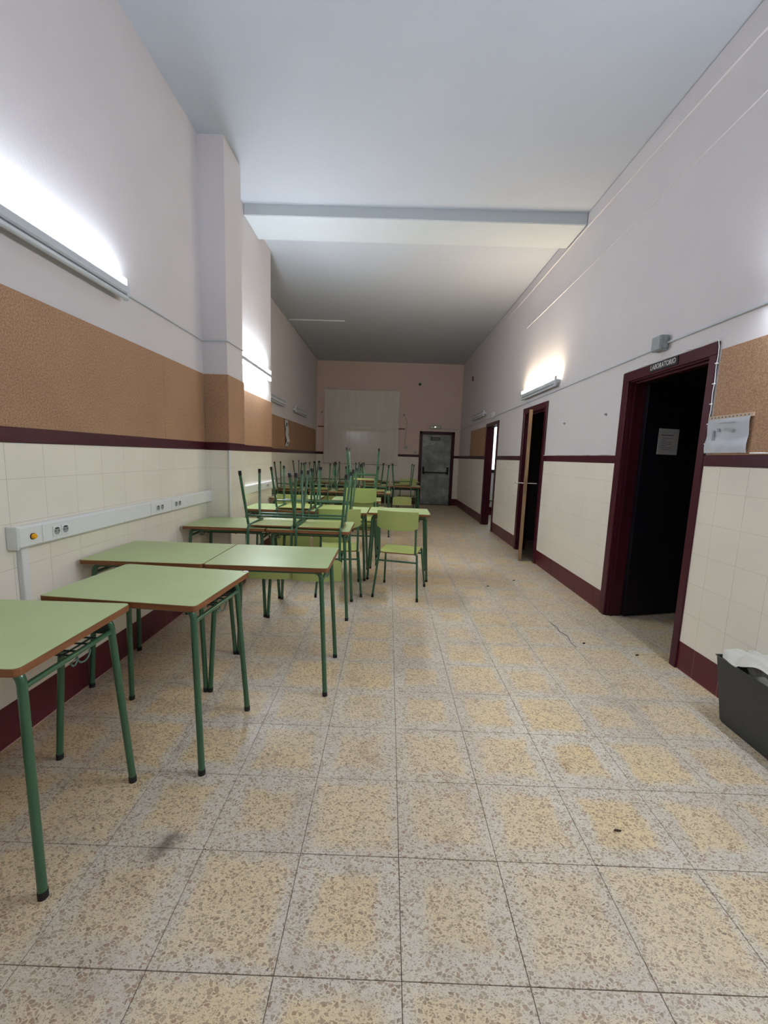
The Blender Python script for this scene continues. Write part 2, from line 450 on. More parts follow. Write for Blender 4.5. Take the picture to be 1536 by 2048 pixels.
def joined(name, items, mat, parent, fixed_uv=None):
    """many far tiles as one stuff part: items = [(mesh, matrix)]"""
    V, Fc, UV = [], [], []
    for me, mx in items:
        o = len(V); V += [mx @ v.co for v in me.vertices]
        uvl = me.uv_layers[0].data
        for p in me.polygons:
            Fc.append([o+i for i in p.vertices]); UV += [tuple(uvl[l].uv) for l in p.loop_indices]
    me = bpy.data.meshes.new(name); me.from_pydata([tuple(v) for v in V], [], Fc); me.materials.append(mat)
    u = me.uv_layers.new(name='UVMap')
    for i, c in enumerate(UV): u.data[i].uv = c
    me.update(); o = link(name, me, parent); o['kind'] = 'stuff'; return o

TS, GX, GY, J = 0.33, 0.079, 0.888, 0.0011
cells = []
def lo_x(y): return XL if y < YP1 else (XQ if y < YQ else XS)
for j in range(-17, 34):
    ya, yb = GY+j*TS, GY+(j+1)*TS
    ya2, yb2 = max(ya, Y0), min(yb, YB)
    if yb2-ya2 < 0.02: continue
    for i in range(-7, 6):
        xa, xb = GX+i*TS, GX+(i+1)*TS
        xa2, xb2 = max(xa, lo_x((ya+yb)/2)), min(xb, XR)
        if xb2-xa2 < 0.02: continue
        uv0 = (xa2-xa, ya2-ya)
        me = tile_mesh(xb2-xa2-2*J, yb2-ya2-2*J, 0.012, 0.0008, M['terrazzo'], uv0, (TS, TS))
        cells.append((math.hypot((xa+xb)/2, max(0.0, (ya+yb)/2)) + (50 if yb < 0.55 else 0), me, (xa2+J, ya2+J)))
cells.sort(key=lambda c: c[0])
for d, me, (x, y) in cells[:299]:
    o = link('floor_tile', me, floor, (x, y, random.uniform(-.0004, .0002)))
joined('floor_tile', [(me, Matrix.Translation((x, y, 0))) for d, me, (x, y) in cells[299:]], M['terrazzo'], floor)
# floor of the rooms beyond the doors
it = []
for j in range(2, 28):
    for i in range(6, 15):
        xa, ya = GX+i*TS, GY+j*TS
        if i == 5: continue
        xa2 = max(xa, XR); 
        me = tile_mesh(xa+TS-xa2-2*J, TS-2*J, 0.012, 0.0008, M['terrazzo'], (xa2-xa, 0), (TS, TS)); it.append((me, Matrix.Translation((xa2+J, ya+J, 0))))
for j in range(2, 28):     # sliver between the wall face and the first whole tile
    xa, ya = GX+5*TS, GY+j*TS; xa2 = XR
    me = tile_mesh(xa+TS-xa2-2*J, TS-2*J, 0.012, 0.0008, M['terrazzo'], (xa2-xa, 0), (TS, TS)); it.append((me, Matrix.Translation((xa2+J, ya+J, 0))))
joined('floor_tile', it, M['terrazzo'], floor)

# dado tiles and skirting tiles -------------------------------------------------
TT = 0.006                                   # how far the tiles stand proud of the plaster
ROWS = [(0.19, 0.39), (0.39, 0.59), (0.59, 0.785), (0.785, 0.985), (0.985, 1.18), (1.18, ZT0)]
trim_i = [0]
def dado(name_side, origin, along, normal, a0, a1, wall, phase=0.0, far=None, trim=True, tiles=True, zlow=0.19):
    """tiles between a0 and a1 along a wall line; along and normal are unit vectors"""
    al, nm = Vector(along), Vector(normal); up = Vector((0, 0, 1))
    hand = al.cross(up).dot(nm) > 0
    ax = al if hand else -al
    def place(s0, s1, z0, z1, t_, c, mat, pad):
        P = Vector(origin)+al*(s0 if hand else s1)+up*z0+nm*TT+ax*pad+up*pad
        mx = Matrix.Identity(4)
        for r in range(3): mx[r][0] = ax[r]; mx[r][1] = up[r]; mx[r][2] = nm[r]; mx[r][3] = P[r]
        return tile_mesh(s1-s0-2*pad, z1-z0-2*pad, t_, c, mat), mx
    near, rest, nb, rb = [], [], [], []
    k0 = math.floor((a0-phase)/0.2)
    s = phase+k0*0.2
    while s < a1-1e-4:
        s0, s1 = max(s, a0), min(s+0.2, a1); s += 0.2
        if s1-s0 < 0.008: continue
        isfar = far is not None and s0 > far
        for z0, z1 in ROWS:
            if z1 <= zlow: continue
            (rest if isfar else near).append(place(s0, s1, z0, z1, 0.005, 0.0005, M['tile'], 0.0006))
        (rb if isfar else nb).append(place(s0, s1, 0.0035, 0.19, 0.005, 0.0006, M['redtile'], 0.0014))
    # mortar beds
    def slab(z0, z1, mat, nm_):
        P0 = Vector(origin)+al*a0; P1 = Vector(origin)+al*a1+nm*(TT-0.0016)
        b = MB(); b.box(min(P0.x, P1.x), max(P0.x, P1.x), min(P0.y, P1.y), max(P0.y, P1.y), z0, z1)
        return b.obj(nm_, wall, mat)
    if tiles:
        slab(0.19, ZT0, M['grout'], 'tile_bed')
        for me, mx in near: o = link('wall_tile', me, wall); o.matrix_local = mx
        if rest: joined('wall_tile', rest, M['tile'], wall)
    bb = slab(0.0, 0.19, M['redgrout'], 'baseboard_'+name_side); bb.parent = None; struct(bb)
    for me, mx in nb: o = link('skirting_tile', me, bb); o.matrix_local = mx
    if rb: joined('skirting_tile', rb, M['redtile'], bb)
    if trim:
        P0 = Vector(origin)+al*a0; P1 = Vector(origin)+al*a1+nm*0.014
        trim_i[0] += 1
        struct(MB().bbox(min(P0.x, P1.x), max(P0.x, P1.x), min(P0.y, P1.y), max(P0.y, P1.y), ZT0, ZT1, 0.003).obj('trim_%d' % trim_i[0], None, M['maroon']))

CW = 0.088                                   # casing width on the face of the wall
R_, L_ = (-1, 0, 0), (1, 0, 0)
dado('right', (XR, 0, 0), (0, 1, 0), R_, -0.6, D1[0]-.045, WR[0], 0.074, None)
dado('right', (XR, 0, 0), (0, 1, 0), R_, D1[1]+.075, D2[0]-.075, WR[1], 0.15, None)
dado('right', (XR, 0, 0), (0, 1, 0), R_, D2[1]+.07, D3[0]-.07, WR[2], 0.02, None)
dado('right', (XR, 0, 0), (0, 1, 0), R_, D3[1]+.07, YB, WR[3], 0.1, None)
dado('left', (XL, 0, 0), (0, 1, 0), L_, -0.6, YP1, WL[0], 0.16, 6.0)
dado('left', (0, YP1, 0), (1, 0, 0), (0, -1, 0), XL+TT, XP, WL[1], 0.0)
dado('left', (XP, 0, 0), (0, 1, 0), L_, YP1-TT, YP2, WL[1], 0.1)
dado('left', (XQ, 0, 0), (0, 1, 0), L_, YP2, YQ, WL[2], 0.1)
dado('left', (XS, 0, 0), (0, 1, 0), L_, YQ, YB, WL[3], 0.1, 8.6)
dado('back', (0, YB, 0), (1, 0, 0), (0, -1, 0), XS, DB[0]-.06, wall_back, 0.0)
dado('back', (0, YB, 0), (1, 0, 0), (0, -1, 0), DB[1]+.06, XR, wall_back, 0.0)
# plain skirting of the bright far room
struct(MB().box(XR+T, XO, 9.985, 10.0, 0, 0.19).obj('baseboard_far_room', None, M['redtile']))

# beam
struct(MB().bbox(XQ, XR, 4.64, 5.13, 3.765, ZC+.01, 0.008).obj('trim_beam', None, M['beam']))

# ------------------------------------------------------------------ door frames and leaves
def casing(bld, y0, y1, z, wl_, wr_, ht, x=XR):
    """architrave on the room side plus the lining of the opening (right-hand wall)"""
    bld.bbox(x-.018, x-.0005, y0-wl_, y0+.012, 0, z-.012, .003)
    bld.bbox(x-.018, x-.0005, y1-.012, y1+wr_, 0, z-.012, .003)
    bld.bbox(x-.0185, x-.0005, y0-wl_, y1+wr_, z-.012, z+ht, .003)
    bld.box(x, x+T+.01, y0, y0+.02, 0, z); bld.box(x, x+T+.01, y1-.02, y1, 0, z); bld.box(x, x+T+.01, y0, y1, z-.02, z)
    bld.box(x+.035, x+.05, y0+.02, y0+.034, 0, z-.02); bld.box(x+.035, x+.05, y1-.034, y1-.02, 0, z-.02); bld.box(x+.035, x+.05, y0, y1, z-.034, z-.02)
    return bld
def lever(parent, x, y, z, d, face):
    """door handle: rose plate, neck, lever. face: unit normal out of the leaf, d: lever direction (unit)"""
    n = Vector(face); d = Vector(d); p = Vector((x, y, z))
    b = MB(); b.tube([p, p+n*.05], .009, 8); b.tube(fillet([p+n*.045, p+n*.052+d*.02, p+n*.052+d*.12], .01), .008, 8)
    return b.obj('door_handle', parent, M['chrome'])

# door_1 : the laboratory
fr1 = struct(casing(MB(), D1[0], D1[1], D1[2], .045, .07, .065).obj('door_1', None, M['maroon']))
a1 = math.radians(-14.5)
leafM = Matrix.Translation((XR+T+.015, D1[1]-.03, 0)) @ Matrix.Rotation(math.radians(14.5), 4, 'Z')
leaf1 = MB().bbox(0, .84, -.02, .02, .012, D1[2]-.02, .002, leafM).obj('door_leaf', fr1, M['leafdark'])
# the sheet taped to it
pm = leafM
b = MB().box(.145, .355, -.0225, -.0205, 1.425, 1.64, pm); sh = b.obj('notice_paper', None, M['paper'])
tag(sh, 'white printed sheet taped to the open dark laboratory door leaf', 'paper')
b = MB(); b.box(.175, .30, -.0235, -.0226, 1.582, 1.589, pm)
for k in range(7): b.box(.18, .18+.04+.09*random.random(), -.0235, -.0226, 1.56-.016*k, 1.563-.016*k, pm)
b.obj('print', sh, M['print'])
lever(leaf1, *(pm @ Vector((.77, -.02, 1.0))), tuple(pm.to_3x3() @ Vector((0, -1, 0))), tuple(pm.to_3x3() @ Vector((-1, 0, 0))))
# sign
def text_mesh(s, size, extrude, mat, bold=0.0, sx=1.0):
    cu = bpy.data.curves.new('lettering', 'FONT'); cu.body = s; cu.size = size; cu.extrude = extrude
    cu.align_x = 'CENTER'; cu.align_y = 'CENTER'; cu.offset = bold; cu.resolution_u = 3; cu.space_character = 1.05
    o = bpy.data.objects.new('lettering_curve', cu); COL.objects.link(o); o.scale = (sx, 1, 1)
    bpy.context.view_layer.update()
    me = bpy.data.meshes.new_from_object(o.evaluated_get(bpy.context.evaluated_depsgraph_get()))
    me.transform(Matrix.Diagonal((sx, 1, 1, 1)))
    bpy.data.objects.remove(o); bpy.data.curves.remove(cu)
    me.materials.clear(); me.materials.append(mat); return me
sg = MB().bbox(XR-.026, XR-.018, 2.945, 3.255, 2.022, 2.082, .002).obj('door_sign', None, M['signblack'])
tag(sg, 'black name plate reading LABORATORIO above the nearest dark doorway', 'sign')
lt = link('lettering', text_mesh('LABORATORIO', .052, .0008, M['letter'], .0, .74), sg)
lt.matrix_local = Matrix.Translation((XR-.0265, 3.10, 2.051)) @ Matrix.Rotation(-PI/2, 4, 'Z') @ Matrix.Rotation(PI/2, 4, 'X')

# door_2 : leaf swung out into the corridor, nearly edge on
fr2 = struct(casing(MB(), D2[0], D2[1], D2[2], .07, .07, .065).obj('door_2', None, M['maroon']))
hx, hy = XR+.062, D2[1]-.03; ex, ey = 1.796, 5.41
L2 = math.hypot(ex-hx, ey-hy); an = math.atan2(ey-hy, ex-hx)
lm2 = Matrix.Translation((hx, hy, 0)) @ Matrix.Rotation(an, 4, 'Z')
leaf2 = MB().mat(M['maroon_door']).box(0, L2-.003, -.021, .021, .012, 1.985, lm2).obj('door_leaf', fr2)
MB().bbox(L2-.003, L2, -.0215, .0215, .012, 1.985, .001, lm2).obj('leaf_edge', leaf2, M['pine'])['label'] = 'bare pine edge of the door leaf'
MB().bbox(L2, L2+.0015, -.012, .012, .90, 1.13, .0005, lm2).box(L2+.0015, L2+.012, -.006, .006, 1.0, 1.02, lm2).obj('lock_plate', leaf2, M['brass'])
for sgn in (1, -1):
    lever(leaf2, *(lm2 @ Vector((L2-.06, .021*sgn, 1.04))), tuple(lm2.to_3x3() @ Vector((0, sgn, 0))), tuple(lm2.to_3x3() @ Vector((-1, 0, 0))))

# door_3 : bright room
fr3 = struct(casing(MB(), D3[0], D3[1], D3[2], .07, .07, .055).obj('door_3', None, M['maroon']))
lm3 = Matrix.Translation((XR+T+.02, D3[0]+.02, 0)) @ Matrix.Rotation(math.radians(-12), 4, 'Z')
MB().bbox(0, .78, -.02, .02, .012, D3[2]-.02, .002, lm3).obj('door_leaf', fr3, M['maroon_door'])

# door_4 : grey metal exit door in the back wall
b = MB()
x0, x1, z = DB
b.bbox(x0-.06, x0+.012, YB-.02, YB+.004, 0, z+.06, .004); b.bbox(x1-.012, x1+.06, YB-.02, YB+.004, 0, z+.06, .004); b.bbox(x0-.06, x1+.06, YB-.02, YB+.004, z-.012, z+.06, .004)
b.box(x0, x0+.02, YB, YB+T, 0, z); b.box(x1-.02, x1, YB, YB+T, 0, z); b.box(x0, x1, YB, YB+T, z-.02, z)
frb = struct(b.obj('door_4', None, M['maroon']))
leafb = MB().bbox(x0+.022, x1-.022, YB+.02, YB+.07, .012, z-.022, .004).obj('door_leaf', frb, M['metaldoor'])
pb = MB()
for px in (x0+.08, x1-.10): pb.bbox(px-.02, px+.025, YB-.03, YB+.02, .87, 1.08, .006)
pb.tube([(x0+.08, YB-.045, .925), (x1-.09, YB-.045, .925)], .016, 10)
pb.obj('panic_bar', leafb, M['black'])
sg2 = MB().bbox(1.155, 1.425, YB+.012, YB+.02, 1.815, 1.905, .002).obj('door_sign', None, M['signblack'])
tag(sg2, 'small black plate with pale lettering on the grey metal exit door', 'sign')
lt = link('lettering', text_mesh('SALIDA', .07, .0008, M['letteryel'], .0008, .85), sg2)
lt.matrix_local = Matrix.Translation((1.29, YB+.0115, 1.858)) @ Matrix.Rotation(PI/2, 4, 'X')

# window_1 in the far room
b = MB()
b.box(wx0, wx1, 9.97, 10.05, wz0-.05, wz0+.03); b.box(wx0, wx1, 9.98, 10.05, wz1-.05, wz1); b.box(wx0, wx0+.03, 9.98, 10.05, wz0, wz1)
b.box(wx1-.05, wx1, 9.98, 10.05, wz0, wz1); b.box(3.2, 3.25, 9.98, 10.05, wz0, wz1)
win = struct(b.obj('window_1', None, M['aluminium']))
MB().box(wx0+.03, 3.2, 10.02, 10.025, wz0+.03, wz1-.05).obj('pane', win, M['pane'])
MB().box(3.25, wx1-.05, 10.02, 10.025, wz0+.03, wz1-.05).obj('pane', win, M['pane'])

# ------------------------------------------------------------------ cork boards
def cork(x0, x1, y0, y1, label, z1=ZK, z0=ZT1):
    d = .0015 if x0 < 0 else -.0015
    x0 += d; x1 += d
    o = MB().bbox(x0, x1, y0, y1, z0, z1, .002).obj('cork_board', None, M['cork'])
    return tag(o, label, 'board', 'cork panels above the maroon dado rail')
ck = .009
cork(XL, XL+ck, 0.3, 3.045, 'large brown cork panel under the nearest left wall lamp')
cork(XL, XL+ck, 3.048, YP1-ck, 'short brown cork panel between the long near panel and the pillar')
cork(XL+ck, XP+ck, YP1-ck, YP1, 'narrow shaded cork strip on the pillar side that faces the camera')
cork(XP, XP+ck, YP1, YP2, 'cork strip wrapping the corridor face of the left pillar')
cork(XQ, XQ+ck, YP2+.01, YQ, 'cork panel directly below the wall lamp with two lit tubes')
cork(XS, XS+ck, YQ, 11.52, 'long dim cork panel on the recessed far left wall')
cork(XR-ck, XR, 0.5, D1[0]-.07, 'brown cork panel right of the laboratory door behind the notice', 2.03)
cork(XR-ck, XR, D3[1]+.08, 10.13, 'small cork panel on the right wall beyond the bright far doorway', 2.0)

# ------------------------------------------------------------------ wall lamps
def lamp(side, x, y0, y1, zc, label, up, lo, cool=True):
    """batten with a tube above and a tube below; side +1: wall on the left, normal +x"""
    t = thing('wall_lamp', label, 'lamp', (x, (y0+y1)/2, zc), (0, 0, 0 if side > 0 else PI), 'fluorescent wall lamps along both walls')
    L = (y1-y0)/2
    MB().bbox(0, .066, -L, L, -.026, .026, .008).obj('lamp_body', t, M['lampwhite'])
    on = M[cool] if isinstance(cool, str) else (M['tubecool'] if cool else M['tubewarm'])
    for sgn, lit in ((1, up), (-1, lo)):
        zt = sgn*.047
        tb = MB().tube([(.052, -L+.03, zt), (.052, L-.03, zt)], .014, 14).obj('lamp_tube', t, on if lit else M['offtube'])
        for e in (-1, 1):
            zz = sorted((sgn*.020, sgn*.060))
            MB().bbox(.036, .066, e*(L-.022)-.009, e*(L-.022)+.009, zz[0], zz[1], .003).obj('lamp_holder', t, M['lampwhite'])
    return t
lamp(1, XL, 1.36, 2.61, 2.262, 'nearest left wall lamp, upper tube blazing white over an unlit lower tube', 1, 0, 'tubesoft')
lamp(1, XQ, 4.18, 5.44, 2.292, 'wall lamp past the left pillar with both tubes lit', 1, 1, 'tubebright')
lamp(-1, XR, 4.99, 6.25, 2.27, 'wall lamp with one warm lit tube over the half-open door', 1, 0, False)
lamp(-1, XR, 8.66, 9.90, 2.28, 'unlit lamp on the right wall beyond the bright doorway', 0, 0)
lamp(1, XS, 6.75, 7.98, 2.25, 'unlit lamp on the recessed left wall, just past the wall corner', 0, 0)
lamp(1, XS, 8.85, 10.10, 2.25, 'unlit lamp on the recessed left wall nearest the back wall', 0, 0)
# near-end lamps; the pair behind the camera is added as unseen fill
lamp(-1, XR, 1.02, 2.26, 2.27, 'lit lamp on the right wall above the cork panel and waste bin', 1, 1)
lamp(1, XL, -1.9, -0.65, 2.262, 'unseen lit lamp added as fill at the near end of the left wall', 1, 0)
lamp(-1, XR, -1.9, -0.65, 2.27, 'unseen lit lamp added as fill at the near end of the right wall', 1, 0)


# ------------------------------------------------------------------ conduits, cables
def pipe(name, pts, r, mat, label, cat, fl=0.02, n=8):
    o = MB().tube(fillet(pts, fl), r, n).obj(name, None, mat); return tag(o, label, cat)
pipe('electrical_conduit', [(XL+.007, 2.61, 2.265), (XL+.007, YP1-.007, 2.272), (XP+.007, YP1-.007, 2.275), (XP+.007, YP2, 2.287)], .007, M['lampwhite'],
     'thin white conduit running from the nearest left lamp around the pillar', 'conduit')
pipe('electrical_conduit', [(XR-.009, 0.6, 2.19), (XR-.009, 3.10, 2.203)], .008, M['lampwhite'],
     'white conduit above the laboratory door, camera side of the junction box', 'conduit')
pipe('electrical_conduit', [(XR-.009, 3.19, 2.192), (XR-.009, 6.3, 2.16), (XR-.009, YB-.009, 2.118), (1.42, YB-.009, 2.14)], .008, M['lampwhite'],
     'long white conduit from the junction box to the exit light at the back', 'conduit')
jb = thing('junction_box', 'grey square junction box above the laboratory door', 'box', (XR, 3.145, 2.205))
MB().bbox(-.062, 0, -.05, .05, -.052, .052, .006).obj('box_body', jb, M['grey'])
MB().bbox(-.068, -.062, -.046, .046, -.048, .048, .002).obj('box_lid', jb, M['grey'])
for sy in (-1, 1):
    for dz in (-.025, .02):
        MB().tube([(-.03, sy*.05, dz), (-.03, sy*.062, dz)], .015, 10).obj('cable_gland', jb, M['grey'])
j2 = thing('junction_box', 'small white box on the conduit above the bright far doorway', 'box', (XR, 8.02, 2.17))
MB().bbox(-.035, 0, -.06, .06, -.05, .05, .005).obj('box_body', j2, M['lampwhite']); MB().bbox(-.039, -.035, -.052, .052, -.042, .042, .002).obj('box_lid', j2, M['white'])
o = pipe('painted_cable', [(XR-.004, 0.9, 3.655), (XR-.004, 4.6, 3.742), (XR-.004, 9.2, 3.75)], .009, M['stucco'],
     'pale painted cable running along the right wall just under the ceiling', 'cable')
o = pipe('painted_cable', [(XR-.002, 1.6, 3.375), (XR-.002, 4.3, 3.30), (XR-.002, 6.4, 3.27)], .0045, M['stucco'],
     'thinner painted cable on the right wall, the lower of the two high ones', 'cable')
pipe('electrical_conduit', [(-.93, 8.29, ZC-.009), (XS+.05, 8.30, ZC-.009), (XS+.012, 8.36, ZC-.02), (XS+.012, YB-.01, ZC-.06)], .011, M['white'],
     'white conduit crossing the far ceiling and following the recessed left wall', 'conduit')
pipe('pillar_strip', [(XP+.012, YP1-.012, 0.19), (XP+.012, YP1-.012, ZT0)], .010, M['white'], 'slim white corner strip down the left pillar below the dado rail', 'strip')
# loose telephone wire round the laboratory door frame
ww = MB(); path = []
for k in range(13): path.append((XR-.021+.004*math.sin(k*1.7), 3.60-k*.0815, 2.092+.006*math.sin(k*2.3)))
path += [(XR-.02, 2.604, 2.085)]+[(XR-.014, 2.603-.003*math.sin(k*2.1), 2.05-k*.053) for k in range(12)]+[(XR-.014, 2.604, 1.415)]
ww.tube(path, .0024, 6)
wo_ = ww.obj('telephone_wire', None, M['white']); tag(wo_, 'loose thin white wire tacked around the laboratory door frame', 'wire')
for k in range(5): MB().bbox(XR-.022, XR-.008, 2.597, 2.611, 1.95-k*.12, 1.957-k*.12, .001).obj('cable_clip', wo_, M['white'])
o = pipe('telephone_wire', [(XR-.02, D2[0]-.08, 1.409)]+[(XR-.018, 5.2-.1*k, 1.412+.004*math.sin(k*1.9)) for k in range(16)], .003, M['white'],
     'loose thin wire lying on the dado rail between the two dark doorways', 'wire')
o = pipe('telephone_wire', [(XR-.014, 2.28, 1.415), (XR-.013, 1.9, 1.411), (XR-.014, 1.0, 1.413)], .0035, M['white'],
     'thin white wire under the cork panel beside the notice', 'wire')

# ------------------------------------------------------------------ trunking with sockets
def sockets(parent, x, y, z):
    for dy in (-.026, .026):
        s = MB().bbox(x, x+.004, y+dy-.024, y+dy+.024, z-.026, z+.026, .002).obj('socket', parent, M['white'])
        c = MB(); P = rrect(.036, .036, .0179, 6); mx = Matrix(((0, 0, 1, x), (1, 0, 0, y+dy), (0, 1, 0, z), (0, 0, 0, 1)))
        c.prism(P, .0035, .0048, mx); c.obj('socket_well', s, M['grey'])
        h = MB()
        for hy in (-.0095, .0095): h.tube([(x+.004, y+dy+hy, z), (x+.0056, y+dy+hy, z)], .003, 8)
        h.bbox(x+.0046, x+.0056, y+dy-.012, y+dy+.012, z+.010, z+.016, .0003)
        h.obj('socket_hole', s, M['dark'])
def trunk(x, y0, y1, z0, z1, label, mods, lampy=None, cap0=True):
    t = thing('cable_trunking', label, 'trunking', (0, 0, 0), group='white cable trunking along the left wall')
    MB().bbox(x+TT, x+.056, y0, y1, z0, z1, .010).obj('duct', t, M['white'])
    zc = (z0+z1)/2
    for (ya, yb, sy) in mods:
        MB().bbox(x+.056, x+.0595, ya, yb, z0+.008, z1-.008, .0015).obj('cover_plate', t, M['white'])
        if sy is not None: sockets(t, x+.0595, sy, zc)
    for e in (y0, y1):
        MB().bbox(x+TT, x+.058, e-.004, e+.004, z0-.002, z1+.002, .003).obj('end_cap', t, M['white'])
    if lampy:
        g = MB().tube([(x+.056, lampy, zc-.002), (x+.059, lampy, zc-.002)], .015, 16).obj('lamp_bezel', t, M['dark'])
        MB().tube([(x+.058, lampy, zc-.002), (x+.066, lampy, zc-.002), (x+.071, lampy, zc-.002)], [.0125, .0125, .008], 16).obj('indicator_light', g, M['yellow'])
    return t
t1 = trunk(XL, 1.735, YP1-.006, .875, .975, 'long white trunking with amber light and sockets over the nearest desks',
           [(1.86, 2.30, 1.965), (2.74, 2.99, 2.845), (3.01, 3.26, 3.09)], 1.81)
trunk(XQ, YP2+.02, YQ-.03, .865, .965, 'short white trunking on the wall past the pillar, under the lamp with two lit tubes',
      [(4.75, 5.05, 4.9), (5.12, 5.4, 5.25)])
trunk(XS, YQ+.05, 10.2, .865, .965, 'far white trunking on the recessed left wall behind the upturned chairs', [(6.6, 6.9, 6.75)])
dr = MB().bbox(XL+TT, XL+.032, 1.775, 1.81, 0.42, .874, .003).obj('vertical_duct', None, M['white'])
tag(dr, 'narrow white duct dropping from the trunking end behind the nearest desks', 'duct')

# ------------------------------------------------------------------ back wall things
t = thing('projection_sheet', 'big glossy white board sheet covering the centre of the back wall', 'board', (0, 0, 0))
def shf(u, v):
    x = -1.84+u*2.085; z = 1.09+v*2.015
    dz = (z-2.1)/.05
    return Vector((x+.012*math.sin(v*5+1)*(u-.5), YB-.030-.016*math.exp(-dz*dz)-.006*math.sin(u*9)*.5, z))
MB().grid(shf, 24, 60, Vector((0, .004, 0))).obj('sheet', t, M['sheet'])
MB().tube([(-1.85, YB-.034, 1.088), (.25, YB-.034, 1.088)], .006, 8).obj('bottom_hem', t, M['grey'])
MB().tube([(-1.85, YB-.034, 3.108), (.25, YB-.034, 3.108)], .006, 8).obj('top_hem', t, M['white'])
o = MB().bbox(-2.01, .42, YB-.022, YB, 2.085, 2.118, .004).obj('wooden_rail', None, M['brown'])
tag(o, 'brown wooden rail showing at both sides of the white sheet', 'rail')
for x, lab in ((-1.905, 'small metal wall hook to the left of the white sheet'), (.38, 'small metal wall hook at the right edge of the white sheet')):
    h = MB(); h.tube([(x, YB, 2.49), (x, YB-.01, 2.49)], .025, 12); h.tube(fillet([(x, YB-.01, 2.5), (x, YB-.05, 2.5), (x, YB-.05, 2.46), (x, YB-.03, 2.44)], .012), .006, 6)
    tag(h.obj('wall_hook', None, M['grey']), lab, 'hook')
pipe('hanging_wire', [(.40, YB-.012, 2.47), (.47, YB-.008, 2.3), (.44, YB-.006, 1.9), (.43, YB-.006, 1.62)], .005, M['grey'], 'thin wire hanging beside the white sheet down to a wall socket', 'wire', .1)
def plate(x, z, lab, s=.042):
    p = thing('wall_switch', lab, 'switch', (x, YB, z)); MB().bbox(-s, s, -.012, 0, -s, s, .004).obj('switch_plate', p, M['stucco']); MB().bbox(-s*.6, s*.6, -.017, -.012, -s*.6, s*.6, .002).obj('switch_rocker', p, M['grey'])
plate(.47, 1.60, 'pale wall socket below the hanging wire, nearer the white sheet', .05)
plate(.735, 1.47, 'small beige switch plate beside the exit door frame', .04)
h = MB(); h.tube([(.787, YB, 3.32), (.787, YB-.03, 3.32)], .035, 12); h.bbox(.75, .775, YB-.02, YB, 3.33, 3.35, .002)
tag(h.obj('black_fixing', None, M['dark']), 'small round black fixing high on the back wall', 'fixing')
e = thing('exit_light', 'slim emergency light box mounted over the grey exit door', 'light', (1.26, YB, 2.175))
MB().bbox(-.155, .155, -.05, 0, -.045, .045, .008).obj('light_housing', e, M['grey'])
MB().bbox(-.14, .14, -.056, -.05, -.034, .034, .003).obj('light_cover', e, M['exitglass'])
MB().tube([(0, -.056, .006), (0, -.059, .006)], .012, 10).obj('status_lamp', e, M['led'])

# wall plugs / stubs on the right wall
for y, z, lab in ((4.756, 1.765, 'small grey screw stub on the right wall, farther of the two'), (3.865, 1.776, 'small grey screw stub on the right wall nearer the laboratory door')):
    h = MB(); h.tube([(XR, y, z), (XR-.012, y, z)], .012, 10); h.tube([(XR-.012, y, z), (XR-.022, y, z+.004)], .0045, 8)
    tag(h.obj('wall_screw', None, M['grey']), lab, 'screw')
h = MB(); h.bbox(XR-.03, XR, 10.26, 10.30, 3.19, 3.30, .004)
tag(h.obj('wall_bracket', None, M['brown']), 'tiny brown bracket high on the right wall near the back corner', 'bracket')

# papers on cork
p = thing('pinned_notice', 'long curled paper notice pinned on the far left cork', 'paper', (XS+ck, 8.22, 1.72), (0, 0, 0))
def pf(u, v): return Vector((.012+.035*math.sin(v*7)**2*(1-v), (u-.5)*.24+.03*math.sin(v*4), -.25+.5*v))
MB().grid(pf, 4, 14, Vector((-.0012, 0, 0))).obj('sheet', p, M['paper'])
b = MB(); b.box(.016, .018, -.05, .06, .12, .20); b.box(.028, .034, -.02, .05, -.21, -.16); b.obj('print', p, M['print'])
n = thing('notice_sleeve', 'white notice in a clear plastic sleeve pinned beside the laboratory door', 'notice', (XR-ck, 2.445, 1.52))
def nf(u, v): return Vector((-.014-.004*math.sin(u*7+v*3)-.012*max(0, v-.85)-.004*math.sin(v*9), (u-.5)*.298, -.103+.198*v))
MB().grid(nf, 14, 12, Vector((.0012, 0, 0))).obj('sleeve', n, M['sleeve'])
b = MB(); b.box(-.010, -.002, -.158, .158, .094, .116); sp_ = b.obj('punched_strip', n, M['tape'])
b = MB()
for k in range(11): b.box(-.0112, -.010, .13-.026*k-.004, .13-.026*k+.004, .101, .109)
b.obj('punch_hole', sp_, M['print'])
b = MB()
for (yy, zz, w_, h_) in ((.055, .03, .018, .02), (.01, .032, .012, .014), (-.035, .024, .028, .016), (.09, .0, .012, .06), (.0, .07, .12, .004)):
    b.box(-.0225, -.0215, yy-w_/2, yy+w_/2, zz-h_/2, zz+h_/2)
b.obj('print', n, M['faint'])
for yy in (.135, -.13): MB().tube([(-.005, yy, -.088), (-.016, yy, -.088)], .005, 10).obj('drawing_pin', n, M['print'])

